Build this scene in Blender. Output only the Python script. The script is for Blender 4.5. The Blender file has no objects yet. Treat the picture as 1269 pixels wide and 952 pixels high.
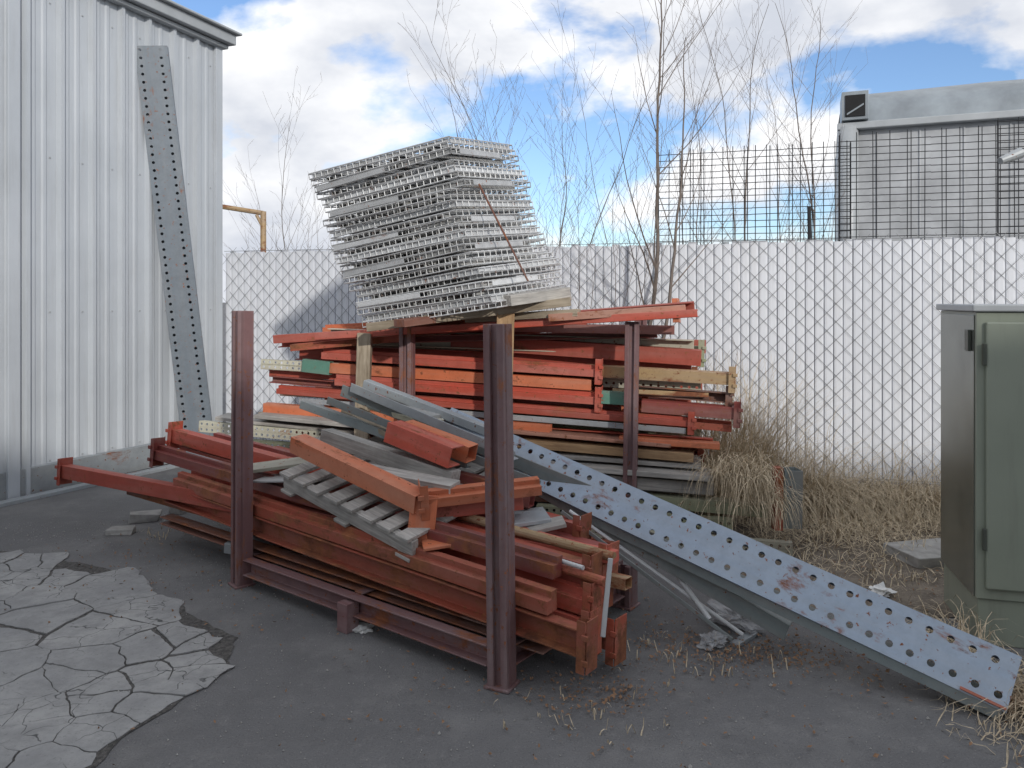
import bpy, math, random
from mathutils import Vector, Matrix, noise as mnoise
random.seed(7)
S = bpy.context.scene
V = Vector

# ------------------------------------------------------------------ mesh builder
class MB:
    def __init__(s): s.v=[]; s.f=[]; s.m=[]
    def add(s, vs, fs, m=0):
        b=len(s.v); s.v+= [tuple(v) for v in vs]
        for f in fs: s.f.append([b+i for i in f]); s.m.append(m)
    def box(s, c, ax, ay, az, m=0):
        c=V(c);ax=V(ax);ay=V(ay);az=V(az)
        vs=[c+ax*i+ay*j+az*k for k in(-1,1) for j in(-1,1) for i in(-1,1)]
        s.add(vs,[(0,2,3,1),(4,5,7,6),(0,1,5,4),(2,6,7,3),(0,4,6,2),(1,3,7,5)],m)
    def bx(s, x0,x1,y0,y1,z0,z1,m=0):
        s.box(((x0+x1)/2,(y0+y1)/2,(z0+z1)/2),((x1-x0)/2,0,0),(0,(y1-y0)/2,0),(0,0,(z1-z0)/2),m)
    def tube(s,p0,p1,r0,r1=None,n=4,m=0,cap=False):
        r1=r0 if r1 is None else r1
        p0=V(p0);p1=V(p1);d=(p1-p0)
        if d.length<1e-6:return
        d.normalize(); a=d.orthogonal().normalized(); b=d.cross(a)
        vs=[]
        for p,r in((p0,r0),(p1,r1)):
            for i in range(n):
                t=2*math.pi*i/n+math.pi/4; vs.append(p+a*math.cos(t)*r+b*math.sin(t)*r)
        fs=[(i,(i+1)%n,n+(i+1)%n,n+i) for i in range(n)]
        if cap: fs+= [tuple(range(n))[::-1], tuple(range(n,2*n))]
        s.add(vs,fs,m)
    def prism(s, poly, x0, x1, m=0):
        n=len(poly)
        vs=[(x0,a,b) for a,b in poly]+[(x1,a,b) for a,b in poly]
        fs=[(i,(i+1)%n,n+(i+1)%n,n+i) for i in range(n)]+[tuple(range(n))[::-1],tuple(range(n,2*n))]
        s.add(vs,fs,m)
    def plate_cell(s,cx,cy,hx,hy,r,z,t,m=0):
        o=[];i_=[];l=[]
        for k in range(16):
            a=k*math.pi/8; c,sn=math.cos(a),math.sin(a); q=max(abs(c),abs(sn))
            o.append((cx+c/q*hx,cy+sn/q*hy,z)); i_.append((cx+c*r,cy+sn*r,z)); l.append((cx+c*r,cy+sn*r,z-t))
        fs=[]
        for k in range(16):
            j=(k+1)%16
            fs.append((k,j,16+j,16+k)); fs.append((16+k,16+j,32+j,32+k))
        s.add(o+i_+l,fs,m)
    def perf(s,L,W,rows,sp,r,z=0,t=.004,m=0,stag=False):
        n=max(1,int(L/sp)); hs=L/n/2; hb=min(sp*.48,r*2.2)
        edges=-W/2
        for ri,ry in enumerate(sorted(rows)):
            s.add([(0,edges,z),(L,edges,z),(L,ry-hb,z),(0,ry-hb,z)],[(0,1,2,3)],m)
            if stag and ri%2:
                s.add([(0,ry-hb,z),(hs,ry-hb,z),(hs,ry+hb,z),(0,ry+hb,z)],[(0,1,2,3)],m)
                s.add([(L-hs,ry-hb,z),(L,ry-hb,z),(L,ry+hb,z),(L-hs,ry+hb,z)],[(0,1,2,3)],m)
                for i in range(n-1): s.plate_cell(2*hs*(i+1),ry,hs,hb,r,z,t,m)
            else:
                for i in range(n): s.plate_cell(hs+2*hs*i,ry,hs,hb,r,z,t,m)
            edges=ry+hb
        s.add([(0,edges,z),(L,edges,z),(L,W/2,z),(0,W/2,z)],[(0,1,2,3)],m)
    def obj(s,name,mats,mat=None,parent=None,bevel=0,smooth=False):
        me=bpy.data.meshes.new(name); me.from_pydata(s.v,[],s.f)
        for mt in mats: me.materials.append(mt)
        me.polygons.foreach_set('material_index',s.m)
        if smooth: me.polygons.foreach_set('use_smooth',[True]*len(s.f))
        me.update()
        o=bpy.data.objects.new(name,me); S.collection.objects.link(o)
        if parent: o.parent=parent
        if mat is not None: o.matrix_world=mat
        if bevel:
            b=o.modifiers.new('bevel','BEVEL'); b.width=bevel; b.segments=2; b.limit_method='ANGLE'; b.angle_limit=math.radians(40)
        return o
def empty(name,loc=(0,0,0)):
    o=bpy.data.objects.new(name,None); o.location=loc; S.collection.objects.link(o); return o
def frame(p0,p1,up=(0,0,1)):
    p0=V(p0);X=(V(p1)-p0).normalized(); U=V(up); Z=(U-X*U.dot(X)).normalized(); Y=Z.cross(X)
    m=Matrix((X,Y,Z)).transposed().to_4x4(); m.translation=p0; return m

# ------------------------------------------------------------------ materials
def nt(name):
    m=bpy.data.materials.new(name); m.use_nodes=True; t=m.node_tree
    return m,t,t.nodes['Principled BSDF']
def N(t,typ,**k):
    n=t.nodes.new(typ)
    for a,b in k.items(): setattr(n,a,b)
    return n
def coords(t,world=False):
    if world:
        g=N(t,'ShaderNodeNewGeometry'); return g.outputs['Position']
    tc=N(t,'ShaderNodeTexCoord')
    oi=N(t,'ShaderNodeObjectInfo'); mu=N(t,'ShaderNodeMath',operation='MULTIPLY'); mu.inputs[1].default_value=53.0
    t.links.new(oi.outputs['Random'],mu.inputs[0])
    ad=N(t,'ShaderNodeVectorMath',operation='ADD')
    t.links.new(tc.outputs['Object'],ad.inputs[0]); t.links.new(mu.outputs[0],ad.inputs[1])
    return ad.outputs[0]
def noise(t,vec,scale,detail=4,rough=.6,dist=0,stretch=None):
    if stretch:
        mp=N(t,'ShaderNodeMapping'); mp.inputs['Scale'].default_value=stretch; t.links.new(vec,mp.inputs[0]); vec=mp.outputs[0]
    n=N(t,'ShaderNodeTexNoise'); n.inputs['Scale'].default_value=scale; n.inputs['Detail'].default_value=detail
    n.inputs['Roughness'].default_value=rough; n.inputs['Distortion'].default_value=dist
    t.links.new(vec,n.inputs['Vector']); return n.outputs['Fac']
def ramp(t,fac,a,b,ca=(0,0,0,1),cb=(1,1,1,1)):
    r=N(t,'ShaderNodeValToRGB'); e=r.color_ramp.elements; e[0].position=a;e[1].position=b;e[0].color=ca;e[1].color=cb
    t.links.new(fac,r.inputs[0]); return r.outputs[0]
def mix(t,fac,a,b,mode='MIX'):
    m=N(t,'ShaderNodeMixRGB',blend_type=mode)
    for i,x in((0,fac),(1,a),(2,b)):
        if hasattr(x,'links') or hasattr(x,'is_linked'): t.links.new(x,m.inputs[i])
        elif i==0: m.inputs[0].default_value=x
        else: m.inputs[i].default_value=(*x[:3],1)
    return m.outputs[0]
def bump(t,p,h,st=.3,dist=.01):
    b=N(t,'ShaderNodeBump'); b.inputs['Strength'].default_value=st; b.inputs['Distance'].default_value=dist
    t.links.new(h,b.inputs['Height']); t.links.new(b.outputs[0],p.inputs['Normal'])
def paint(name,col,rust=.4,rough=.55,metal=0,var=.3,fade=(.5,.4,.35)):
    m,t,p=nt(name); v=coords(t)
    n1=noise(t,v,4.6,7,.72,.3,(.6,1.2,1.2)); n2=noise(t,v,28,3,.7); n3=noise(t,v,2.0,3,.6,stretch=(.5,6,6)); n4=noise(t,v,11,5,.7)
    th=.72-rust*.36
    mask=ramp(t,n1,th-.02,th+.07)
    sp=ramp(t,n2,.66-rust*.1,.72-rust*.1)
    mask=mix(t,1,mask,sp,'LIGHTEN')
    lo=ramp(t,n4,.3,.7,(.115,.040,.022,1),(.38,.140,.060,1))
    c=mix(t,ramp(t,n3,.4,.72),col,tuple(a*.5+b*.5*.75 for a,b in zip(col,fade)))
    c=mix(t,ramp(t,n4,.4,.8,(.0,.0,.0,1),(.45,.45,.45,1)),c,tuple(x*.5 for x in col))
    oi=N(t,'ShaderNodeObjectInfo'); mr=N(t,'ShaderNodeMapRange'); mr.inputs[3].default_value=1-var; mr.inputs[4].default_value=1+var*.5
    sn=N(t,'ShaderNodeMath',operation='FRACT'); ml=N(t,'ShaderNodeMath',operation='MULTIPLY'); ml.inputs[1].default_value=17.3
    t.links.new(oi.outputs['Random'],ml.inputs[0]); t.links.new(ml.outputs[0],sn.inputs[0]); t.links.new(sn.outputs[0],mr.inputs[0])
    c=mix(t,1,c,mr.outputs[0],'MULTIPLY')
    c=mix(t,mask,c,lo)
    t.links.new(c,p.inputs['Base Color'])
    rr=ramp(t,mask,0,1,(rough,)*3+(1,),(.85,.85,.85,1)); t.links.new(rr,p.inputs['Roughness'])
    p.inputs['Metallic'].default_value=metal
    bump(t,p,n2,.25,.004)
    return m
M={}
M['red']=paint('red_paint',(.52,.092,.055),.36,fade=(.66,.36,.30))
M['orange']=paint('orange_paint',(.66,.185,.08),.34,fade=(.7,.42,.3))
M['fade']=paint('faded_orange_paint',(.60,.29,.20),.45)
M['maroon']=paint('maroon_paint',(.31,.070,.058),.42)
M['post']=paint('post_paint',(.20,.105,.105),.44,var=.12,fade=(.48,.40,.40))
M['rust']=paint('rusty_painted_steel',(.46,.105,.06),.60,.6,fade=(.5,.3,.22))
M['brown']=paint('brown_steel',(.20,.085,.06),.6,.7)
M['yrust']=paint('yellow_rust',(.50,.34,.17),.58)
M['cream']=paint('cream_paint',(.62,.60,.47),.28)
M['olive']=paint('olive_paint',(.32,.35,.22),.35)
M['green']=paint('green_paint',(.17,.38,.29),.25)
M['blue']=paint('blue_grey_paint',(.36,.44,.54),.33,.5,.0,.08,(.5,.52,.54))
M['upr']=paint('upright_grey_paint',(.19,.225,.26),.24,.5,.0,.1,(.36,.38,.40))
M['grey']=paint('grey_steel',(.38,.41,.43),.2,.45,.1,.2,(.5,.5,.48))
M['slate']=paint('slate_steel',(.25,.29,.29),.22,.5,.1,.3)
M['galv']=paint('galvanised_wire',(.72,.73,.73),.16,.42,.15,.25,(.6,.6,.6))
M['gdark']=paint('dull_galvanised',(.48,.48,.47),.28,.5,.1,.25,(.5,.48,.42))
def wood(name,a,b):
    m,t,p=nt(name); v=coords(t)
    n=noise(t,v,7,6,.65,.6,(.6,9,9)); n2=noise(t,v,3,4,.6)
    c=ramp(t,n,.3,.7,(*a,1),(*b,1)); c=mix(t,ramp(t,n2,.4,.7,(0,0,0,1),(.6,.6,.6,1)),c,tuple(x*.6 for x in a))
    t.links.new(c,p.inputs['Base Color']); p.inputs['Roughness'].default_value=.85; bump(t,p,n,.5,.006); return m
M['wood']=wood('weathered_wood',(.24,.19,.13),(.54,.46,.35))
M['gwood']=wood('grey_wood',(.28,.265,.245),(.62,.59,.54))
M['twood']=wood('tan_wood',(.32,.19,.10),(.57,.38,.21))
def simple(name,col,rough=.7,metal=0,ns=8,var=.25,bs=.2):
    m,t,p=nt(name); v=coords(t,True); n=noise(t,v,ns,4,.65)
    c=ramp(t,n,.3,.7,tuple(x*(1-var) for x in col)+(1,),tuple(min(1,x*(1+var)) for x in col)+(1,))
    t.links.new(c,p.inputs['Base Color']); p.inputs['Roughness'].default_value=rough; p.inputs['Metallic'].default_value=metal
    if bs: bump(t,p,n,bs,.005)
    return m
M['bark']=simple('bark',(.17,.14,.12),.9,bs=0)
M['straw']=simple('straw',(.56,.46,.32),.9,ns=30,var=.45,bs=0)
M['leaf']=simple('dead_leaf',(.24,.14,.08),.9,ns=40,var=.5,bs=0)
M['black']=simple('black_wire_paint',(.02,.02,.022),.6,bs=0)
M['dark']=simple('dark_interior',(.012,.012,.013),.8)
M['rubber']=simple('rubber',(.02,.02,.02),.8)
M['concrete']=simple('concrete_chunk',(.34,.33,.31),.9,ns=12)
M['white']=simple('white_scrap',(.7,.7,.68),.5)
M['link']=simple('chain_link_wire',(.20,.205,.21),.5,.2,bs=0)

m,t,p=nt('asphalt'); v=coords(t,True)
a=noise(t,v,.55,4,.6); b=noise(t,v,140,2,.7); c0=noise(t,v,4,6,.7); e=noise(t,v,1.6,5,.65); f=noise(t,v,14,5,.7)
c=ramp(t,a,.3,.7,(.140,.138,.139,1),(.178,.175,.174,1))
c=mix(t,ramp(t,c0,.38,.75,(0,0,0,1),(.5,.5,.5,1)),c,(.105,.103,.103))
c=mix(t,ramp(t,e,.50,.70,(0,0,0,1),(.6,.6,.6,1)),c,(.25,.245,.235))
c=mix(t,ramp(t,f,.56,.72,(0,0,0,1),(.35,.35,.35,1)),c,(.28,.27,.26))
c=mix(t,ramp(t,b,.60,.70,(0,0,0,1),(.4,.4,.4,1)),c,(.34,.33,.32))
c=mix(t,ramp(t,b,.30,.42,(.6,.6,.6,1),(0,0,0,1)),c,(.055,.055,.055))
t.links.new(c,p.inputs['Base Color']); p.inputs['Roughness'].default_value=.9
bump(t,p,b,.7,.007); M['asphalt']=m
m,t,p=nt('crack_soil'); v=coords(t,True); b=noise(t,v,50,4,.7)
t.links.new(ramp(t,b,.35,.7,(.04,.038,.035,1),(.15,.14,.13,1)),p.inputs['Base Color']); p.inputs['Roughness'].default_value=.95; bump(t,p,b,.8,.01); M['soil']=m
m,t,p=nt('old_concrete'); v=coords(t,True)
a=noise(t,v,2.2,6,.65); b=noise(t,v,60,4,.7); g=noise(t,v,7,6,.75)
vo=N(t,'ShaderNodeTexVoronoi',feature='DISTANCE_TO_EDGE'); vo.inputs['Scale'].default_value=5.5
dn=N(t,'ShaderNodeTexNoise'); dn.inputs['Scale'].default_value=9; t.links.new(v,dn.inputs['Vector'])
ad=N(t,'ShaderNodeVectorMath',operation='MULTIPLY_ADD'); ad.inputs[1].default_value=(.12,.12,.12); t.links.new(dn.outputs['Color'],ad.inputs[0]); t.links.new(v,ad.inputs[2]); t.links.new(ad.outputs[0],vo.inputs['Vector'])
c=ramp(t,a,.3,.7,(.26,.26,.26,1),(.39,.385,.37,1))
c=mix(t,ramp(t,g,.42,.72,(0,0,0,1),(.75,.75,.75,1)),c,(.19,.19,.188))
c=mix(t,ramp(t,b,.58,.7,(0,0,0,1),(.5,.5,.5,1)),c,(.12,.12,.12))
hair=mix(t,1,ramp(t,vo.outputs['Distance'],.004,.014,(1,1,1,1),(0,0,0,1)),ramp(t,a,.47,.53),'MULTIPLY')
c=mix(t,hair,c,(.08,.08,.08))
t.links.new(c,p.inputs['Base Color']); p.inputs['Roughness'].default_value=.9; bump(t,p,b,.5,.006); M['oldc']=m
m,t,p=nt('dirt'); v=coords(t,True); a=noise(t,v,6,6,.7); b=noise(t,v,60,4,.7)
c=ramp(t,a,.3,.7,(.09,.073,.058,1),(.24,.20,.155,1)); c=mix(t,ramp(t,b,.55,.7),c,(.32,.27,.21))
t.links.new(c,p.inputs['Base Color']); p.inputs['Roughness'].default_value=.95; bump(t,p,b,.8,.01); M['dirt']=m
def metalsheet(name,lo,hi,st,rough,k=.35):
    m,t,p=nt(name); v=coords(t,True); a=noise(t,v,1.2,4,.6); b=noise(t,v,4,5,.7,stretch=(4,4,.35))
    c=ramp(t,a,.3,.7,(*lo,1),(*hi,1)); c=mix(t,ramp(t,b,.5,.8,(0,0,0,1),(k,k,k,1)),c,st)
    t.links.new(c,p.inputs['Base Color']); p.inputs['Roughness'].default_value=rough; return m
M['siding']=metalsheet('white_siding',(.47,.50,.53),(.55,.58,.61),(.34,.34,.33),.42)
M['slat']=metalsheet('slat_plastic',(.74,.76,.80),(.82,.84,.88),(.58,.56,.52),.5,.3)
M['cab']=metalsheet('cabinet_green',(.26,.29,.23),(.33,.36,.29),(.18,.19,.155),.36,.4)
m,t,p=nt('trim_metal'); v=coords(t,True); a=noise(t,v,3,4,.6); t.links.new(ramp(t,a,.3,.7,(.36,.38,.39,1),(.46,.48,.49,1)),p.inputs['Base Color']); p.inputs['Roughness'].default_value=.4; M['trim']=m
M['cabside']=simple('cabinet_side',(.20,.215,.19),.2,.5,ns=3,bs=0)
M['hinge']=simple('cabinet_hinge',(.10,.11,.09),.4,.3,ns=3,bs=0)
M['truckw']=simple('truck_panel',(.42,.43,.44),.5,0,ns=2,bs=0)
M['truckr']=simple('truck_roof',(.27,.30,.32),.45,.15,ns=2,bs=.4)
M['brick']=simple('warehouse_wall',(.6,.58,.54),.8,ns=3)
m,t,p=nt('plastic_film'); p.inputs['Base Color'].default_value=(.5,.51,.52,1); p.inputs['Roughness'].default_value=.25; p.inputs['Alpha'].default_value=.5; M['film']=m

# ------------------------------------------------------------------ ground
mb=MB(); mb.add([(-300,-200,0),(300,-200,0),(300,500,0),(-300,500,0)],[(0,1,2,3)]); mb.obj('asphalt_ground',[M['asphalt']])
def blob(name,pts,z,mat,seed,jit=.08,sub=10):
    random.seed(seed); out=[]
    n=len(pts)
    for i in range(n):
        a=V(pts[i]);b=V(pts[(i+1)%n])
        for k in range(sub):
            q=a.lerp(b,k/sub); w=mnoise.noise(V((q.x*3,q.y*3,seed)))*jit*2
            out.append((q.x+w+random.uniform(-jit,jit)*.3,q.y+w*.7+random.uniform(-jit,jit)*.3,z))
    mb=MB(); mb.add(out,[tuple(range(len(out)))]); return mb.obj(name,[mat])
blob('dirt_ground',[(1.1,4.6),(1.5,3.95),(2.0,3.9),(3.3,3.6),(6,3.4),(7,5.4),(3.6,6.5),(1.0,7.2),(.9,5.6)],.004,M['dirt'],3)
blob('crack_soil',[(-3.3,4.87),(-2.9,4.80),(-2.4,4.52),(-1.8,4.07),(-1.30,3.62),(-1.24,3.3),(-1.40,2.8),(-1.55,2.1),(-1.62,1.2),(-6,1.2),(-6,4.95)],.004,M['soil'],5,.03)
random.seed(22)
reg=[(-6,4.95),(-3.3,4.84),(-2.9,4.78),(-2.4,4.5),(-1.86,4.10),(-1.36,3.66),(-1.28,3.38),(-1.36,2.90),(-1.55,2.45),(-1.66,2.0),(-1.75,1.2),(-6,1.2)]
def inside(x,y):
    c=False;n=len(reg)
    for i in range(n):
        x1,y1=reg[i];x2,y2=reg[i-1]
        if (y1>y)!=(y2>y) and x<(x2-x1)*(y-y1)/(y2-y1)+x1: c=not c
    return c
pts=[];tries=0
while tries<700:
    tries+=1
    x=random.uniform(-6.4,-.8);y=random.uniform(.9,5.4)
    dd=.07+.28*max(0,mnoise.noise(V((x*1.1,y*1.1,4)))+.12)
    if all((x-a)**2+(y-b)**2>dd*dd for a,b in pts): pts.append((x,y))
mb=MB()
for (x,y) in pts:
    if not inside(x,y): continue
    cell=[V((x-1,y-1)),V((x+1,y-1)),V((x+1,y+1)),V((x-1,y+1))]
    for (a,b) in pts:
        if (a,b)==(x,y) or (a-x)**2+(b-y)**2>2.5: continue
        mid=V(((a+x)/2,(b+y)/2)); nn=V((a-x,b-y)).normalized(); gap=.0018+.012*max(0,mnoise.noise(V((mid.x*2.3,mid.y*2.3,9)))+.2)
        new=[]
        for i in range(len(cell)):
            p0=cell[i-1];p1=cell[i]
            d0=(p0-mid).dot(nn)+gap;d1=(p1-mid).dot(nn)+gap
            if (d0<0)!=(d1<0): new.append(p0.lerp(p1,d0/(d0-d1)))
            if d1<0: new.append(p1)
        cell=new
        if len(cell)<3: break
    if len(cell)<3: continue
    out=[]
    for i in range(len(cell)):
        p0=cell[i];p1=cell[(i+1)%len(cell)]
        L=(p1-p0).length; k=max(1,int(L/.02))
        for j in range(k):
            q=p0.lerp(p1,j/k); w=V((mnoise.noise(V((q.x*11,q.y*11,1))),mnoise.noise(V((q.x*11,q.y*11,7)))))*.022+V((mnoise.noise(V((q.x*45,q.y*45,1))),mnoise.noise(V((q.x*45,q.y*45,7)))))*.006
            out.append(q+w)
    h=.010+random.uniform(-.0025,.0025); tx=random.uniform(-.012,.012);ty=random.uniform(-.012,.012)
    cc=V((x,y)); n=len(out)
    vs=[(q.x,q.y,.005) for q in out]+[(q.x,q.y,h-.0015+tx*(q.x-x)+ty*(q.y-y)) for q in out]+[(cc.x+(q.x-cc.x)*(1-.006/max(.02,(q-cc).length)),cc.y+(q.y-cc.y)*(1-.006/max(.02,(q-cc).length)),h+tx*(q.x-x)+ty*(q.y-y)) for q in out]
    fs=[(i,(i+1)%n,n+(i+1)%n,n+i) for i in range(n)]+[(n+i,n+(i+1)%n,2*n+(i+1)%n,2*n+i) for i in range(n)]+[tuple(range(2*n,3*n))]
    mb.add(vs,fs)
mb.obj('cracked_concrete_pavement',[M['oldc']])

# ------------------------------------------------------------------ left metal building
bld=empty('metal_building',(-3.18,8.3,0))
dW=V((-.385,-1,0)).normalized(); nW=V((1,-.385,0)).normalized()
C0=V((-3.18,8.3,0)); HB=4.36
mb=MB(); pitch=.30; L=9.0; prof=[]
x=0.06
while x<L:
    prof+=[(x,0),(x+.085,0),(x+.100,.009),(x+.125,.009),(x+.14,0),(x+.185,0),(x+.200,.009),(x+.225,.009),(x+.24,0),(x+.25,0),(x+.264,.045),(x+.296,.045)]
    x+=pitch+.01
prof+=[(x,0)]
for i in range(len(prof)-1):
    a,b=prof[i],prof[i+1]
    A=C0+dW*a[0]+nW*a[1];B=C0+dW*b[0]+nW*b[1]
    mb.add([A,B,B+V((0,0,HB)),A+V((0,0,HB))],[(0,1,2,3)])
def bchild(mb,name,mats,bevel=0):
    o=mb.obj(name,mats,bevel=bevel); o.parent=bld; o.matrix_parent_inverse=Matrix.Translation((3.18,-8.3,0)); return o
bchild(mb,'ribbed_wall',[M['siding']])
mb=MB()
mb.box(C0+dW*4.5-nW*3.02+V((0,0,HB/2-.01)),dW*4.49,nW*3.0,V((0,0,HB/2-.02)))
bchild(mb,'walls',[M['siding']])
mb=MB()
mb.box(C0+dW*.03+nW*.022+V((0,0,HB/2)),dW*.05,nW*.02,V((0,0,HB/2-.01)))
mb.box(C0+dW*2.32+nW*.03+V((0,0,HB/2)),dW*.05,nW*.015,V((0,0,HB/2-.01)))
bchild(mb,'corner_trim',[M['siding']],.004)
mb=MB()
mb.box(C0+dW*4.4+nW*.08+V((0,0,HB+.06)),dW*4.50,nW*.08,V((0,0,.055)))
mb.box(C0+dW*4.4+nW*.10+V((0,0,HB+.13)),dW*4.54,nW*.11,V((0,0,.014)),0)
mb.box(C0+dW*4.4+nW*.05+V((0,0,HB-.02)),dW*4.46,nW*.04,V((0,0,.02)),0)
bchild(mb,'gutter',[M['trim']],.01)
mb=MB()
a=C0-dW*.1+nW*.16+V((0,0,HB+.15)); b=C0+dW*9+nW*.16+V((0,0,HB+.15)); c=b-nW*6+V((0,0,.8)); d=a-nW*6+V((0,0,.8))
mb.add([a,b,c,d],[(0,1,2,3)]); bchild(mb,'roof',[M['trim']])
mb=MB(); random.seed(2)
for k in range(30):
    for zz in (.25,1.5,2.8,4.1):
        q=C0+dW*(.05+k*.31+.07)+nW*.004+V((0,0,zz)); mb.box(q,dW*.006,nW*.004,V((0,0,.006)))
bchild(mb,'screws',[M['trim']])
p0=V((-3.10,7.62,0.02)); p1=V((-3.45,7.32,4.03))
nrm=V((.30,-1,.05))
mt=frame(p0,p1,nrm); Lu=(p1-p0).length
mb=MB(); mb.perf(Lu,.29,[-.08,.10],.076,.014,0); 
mb.bx(0,Lu,-.145,-.141,-.09,-.001); mb.bx(0,Lu,.141,.145,-.09,-.001)
mb.bx(0,Lu,-.138,.138,-.088,-.084)
mb.obj('perforated_steel_upright',[M['upr'],],mt)
def poly(typ,w,h):
    t_=.006
    if typ=='step': return [(-w/2,0),(w/2,0),(w/2,h),(-w*.05,h),(-w*.05,h*.66),(-w/2,h*.66)]
    if typ=='C': 
        t_=.008; return [(-w/2,0),(w/2,0),(w/2,t_),(-w/2+t_,t_),(-w/2+t_,h-t_),(w/2,h-t_),(w/2,h),(-w/2,h)]
    if typ=='Cf':
        t_=.008; return [(-w/2,0),(w/2,0),(w/2,h),(-w/2,h),(-w/2,h-t_),(w/2-t_,h-t_),(w/2-t_,t_),(-w/2,t_)]
    if typ=='L': return [(-w/2,0),(w/2,0),(w/2,t_),(-w/2+t_,t_),(-w/2+t_,h),(-w/2,h)]
    return [(-w/2,0),(w/2,0),(w/2,h),(-w/2,h)]
def tubebox(mb,L,w,h,t_=.004):
    o=[(-w/2,0),(w/2,0),(w/2,h),(-w/2,h)]; i_=[(-w/2+t_,t_),(w/2-t_,t_),(w/2-t_,h-t_),(-w/2+t_,h-t_)]
    vs=[(x,a,b) for x in(0,L) for a,b in o]+[(x,a,b) for x in(0,L) for a,b in i_]
    fs=[]
    for k in range(4):
        j=(k+1)%4
        fs+=[(k,j,4+j,4+k),(8+j,8+k,12+k,12+j),(j,k,8+k,8+j),(4+k,4+j,12+j,12+k)]
    mb.add(vs,fs)
def beam(p0,p1,w,h,mat,typ='box',roll=0,plates='',name='steel_beam',pm=None,bev=.003):
    p0=V(p0);p1=V(p1); X=(p1-p0).normalized()
    up=Matrix.Rotation(math.radians(roll),3,X)@V((0,0,1))
    if abs(X.z)>.95: up=V((0,-1,0))
    mt=frame(p0,p1,up); L=(p1-p0).length; mb=MB()
    if typ=='box': tubebox(mb,L,w,h)
    elif typ=='solid': mb.prism(poly('box',w,h),0,L)
    elif typ=='perf':
        mb.perf(L,h,[-h*.25,h*.25] if h>.06 else [0],.05,.010)
        mb.bx(0,L,-h/2,-h/2+.004,-w,-.001); mb.bx(0,L,h/2-.004,h/2,-w,-.001)
        mt=mt@Matrix.Translation((0,-w/2,h/2))@Matrix.Rotation(math.radians(90),4,'X')
    else: mb.prism(poly(typ,w,h),0,L)
    for e in plates:
        x=-.006 if e=='l' else L+.001; hh=h+.07
        mb.bx(x,x+.005,-w/2-.012,w/2+.012,-.05,hh-.02,1)
        xx=(x+.04) if e=='l' else x-.04
        mb.bx(min(x,xx),max(x,xx),-(w/2+.015)-.004,-(w/2+.015),-.05,hh-.02,1)
        for zz in(.0,h*.9):
            mb.bx(x-.012,x+.018,-(w/2+.03),-(w/2+.0195),zz-.01,zz+.012,1)
    return mb.obj(name,[M[mat],M[pm or mat]],mt,bevel=bev if typ!='perf' else 0)
beam((-4.10,5.98,0.01),(-3.30,7.6,.01),.07,.22,'grey','C',name='steel_channel')
beam((-4.02,5.86,0.0),(-3.18,7.42,.0),.09,.03,'grey','C',name='steel_channel')

# ------------------------------------------------------------------ fence
F0=V((-3.12,8.36,0)); fd=V((6.77,-1.87,0)).normalized(); fn=V((fd.y,-fd.x,0)); fn=fn if fn.y<0 else -fn
FH=2.15; FL=13.5
fence=empty('chain_link_fence',F0)
def fch(mb,name,mats):
    o=mb.obj(name,mats); o.parent=fence; o.matrix_parent_inverse=Matrix.Translation(-F0); return o
mb=MB(); x=0; random.seed(4)
while x<FL:
    dz=random.uniform(-.015,.015); ph=.078; off=random.uniform(-.005,.005)
    pr=[(x,-.020),(x+.004,.010+off),(x+.020,.013+off),(x+.055,.013+off),(x+.072,.010+off),(x+.0775,-.022)]
    for i in range(5):
        A=F0+fd*pr[i][0]+fn*pr[i][1];B=F0+fd*pr[i+1][0]+fn*pr[i+1][1]
        mb.add([A+V((0,0,.04)),B+V((0,0,.04)),B+V((0,0,FH-.03+dz)),A+V((0,0,FH-.03+dz))],[(0,1,2,3)])
    x+=ph
fch(mb,'privacy_slats',[M['slat']])
mb=MB(); st=.150; tn=.95
def P2(a,z,o): return F0+fd*a+fn*o+V((0,0,z))
k=-FH*tn
while k<FL:
    for s_ in(1,-1):
        a0,z0=(k,.02); a1,z1=(k+FH*tn,FH+.02)
        if s_<0: a0,a1=a1,a0
        q=lambda u:P2(a0+(a1-a0)*u,z0+(z1-z0)*u,.022+.003*s_)
        for j in range(9):
            am=a0+(a1-a0)*(j+.5)/9
            if 0<am<FL: mb.tube(q(j/9),q((j+1)/9),.0021,n=3)
    k+=st
for zz in(.06,FH-.02):
    for j in range(20): mb.tube(P2(FL*j/20,zz,.03),P2(FL*(j+1)/20,zz,.03),.0025)
fch(mb,'chain_link_mesh',[M['link']])
mb=MB()
a=.05
while a<FL: mb.tube(P2(a,0,-.06),P2(a,FH-.02,-.06),.03,n=10,cap=True); a+=2.6
mb.tube(P2(0,FH-.09,-.06),P2(FL,FH-.09,-.06),.018,n=8)
fch(mb,'posts',[M['grey']])

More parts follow.
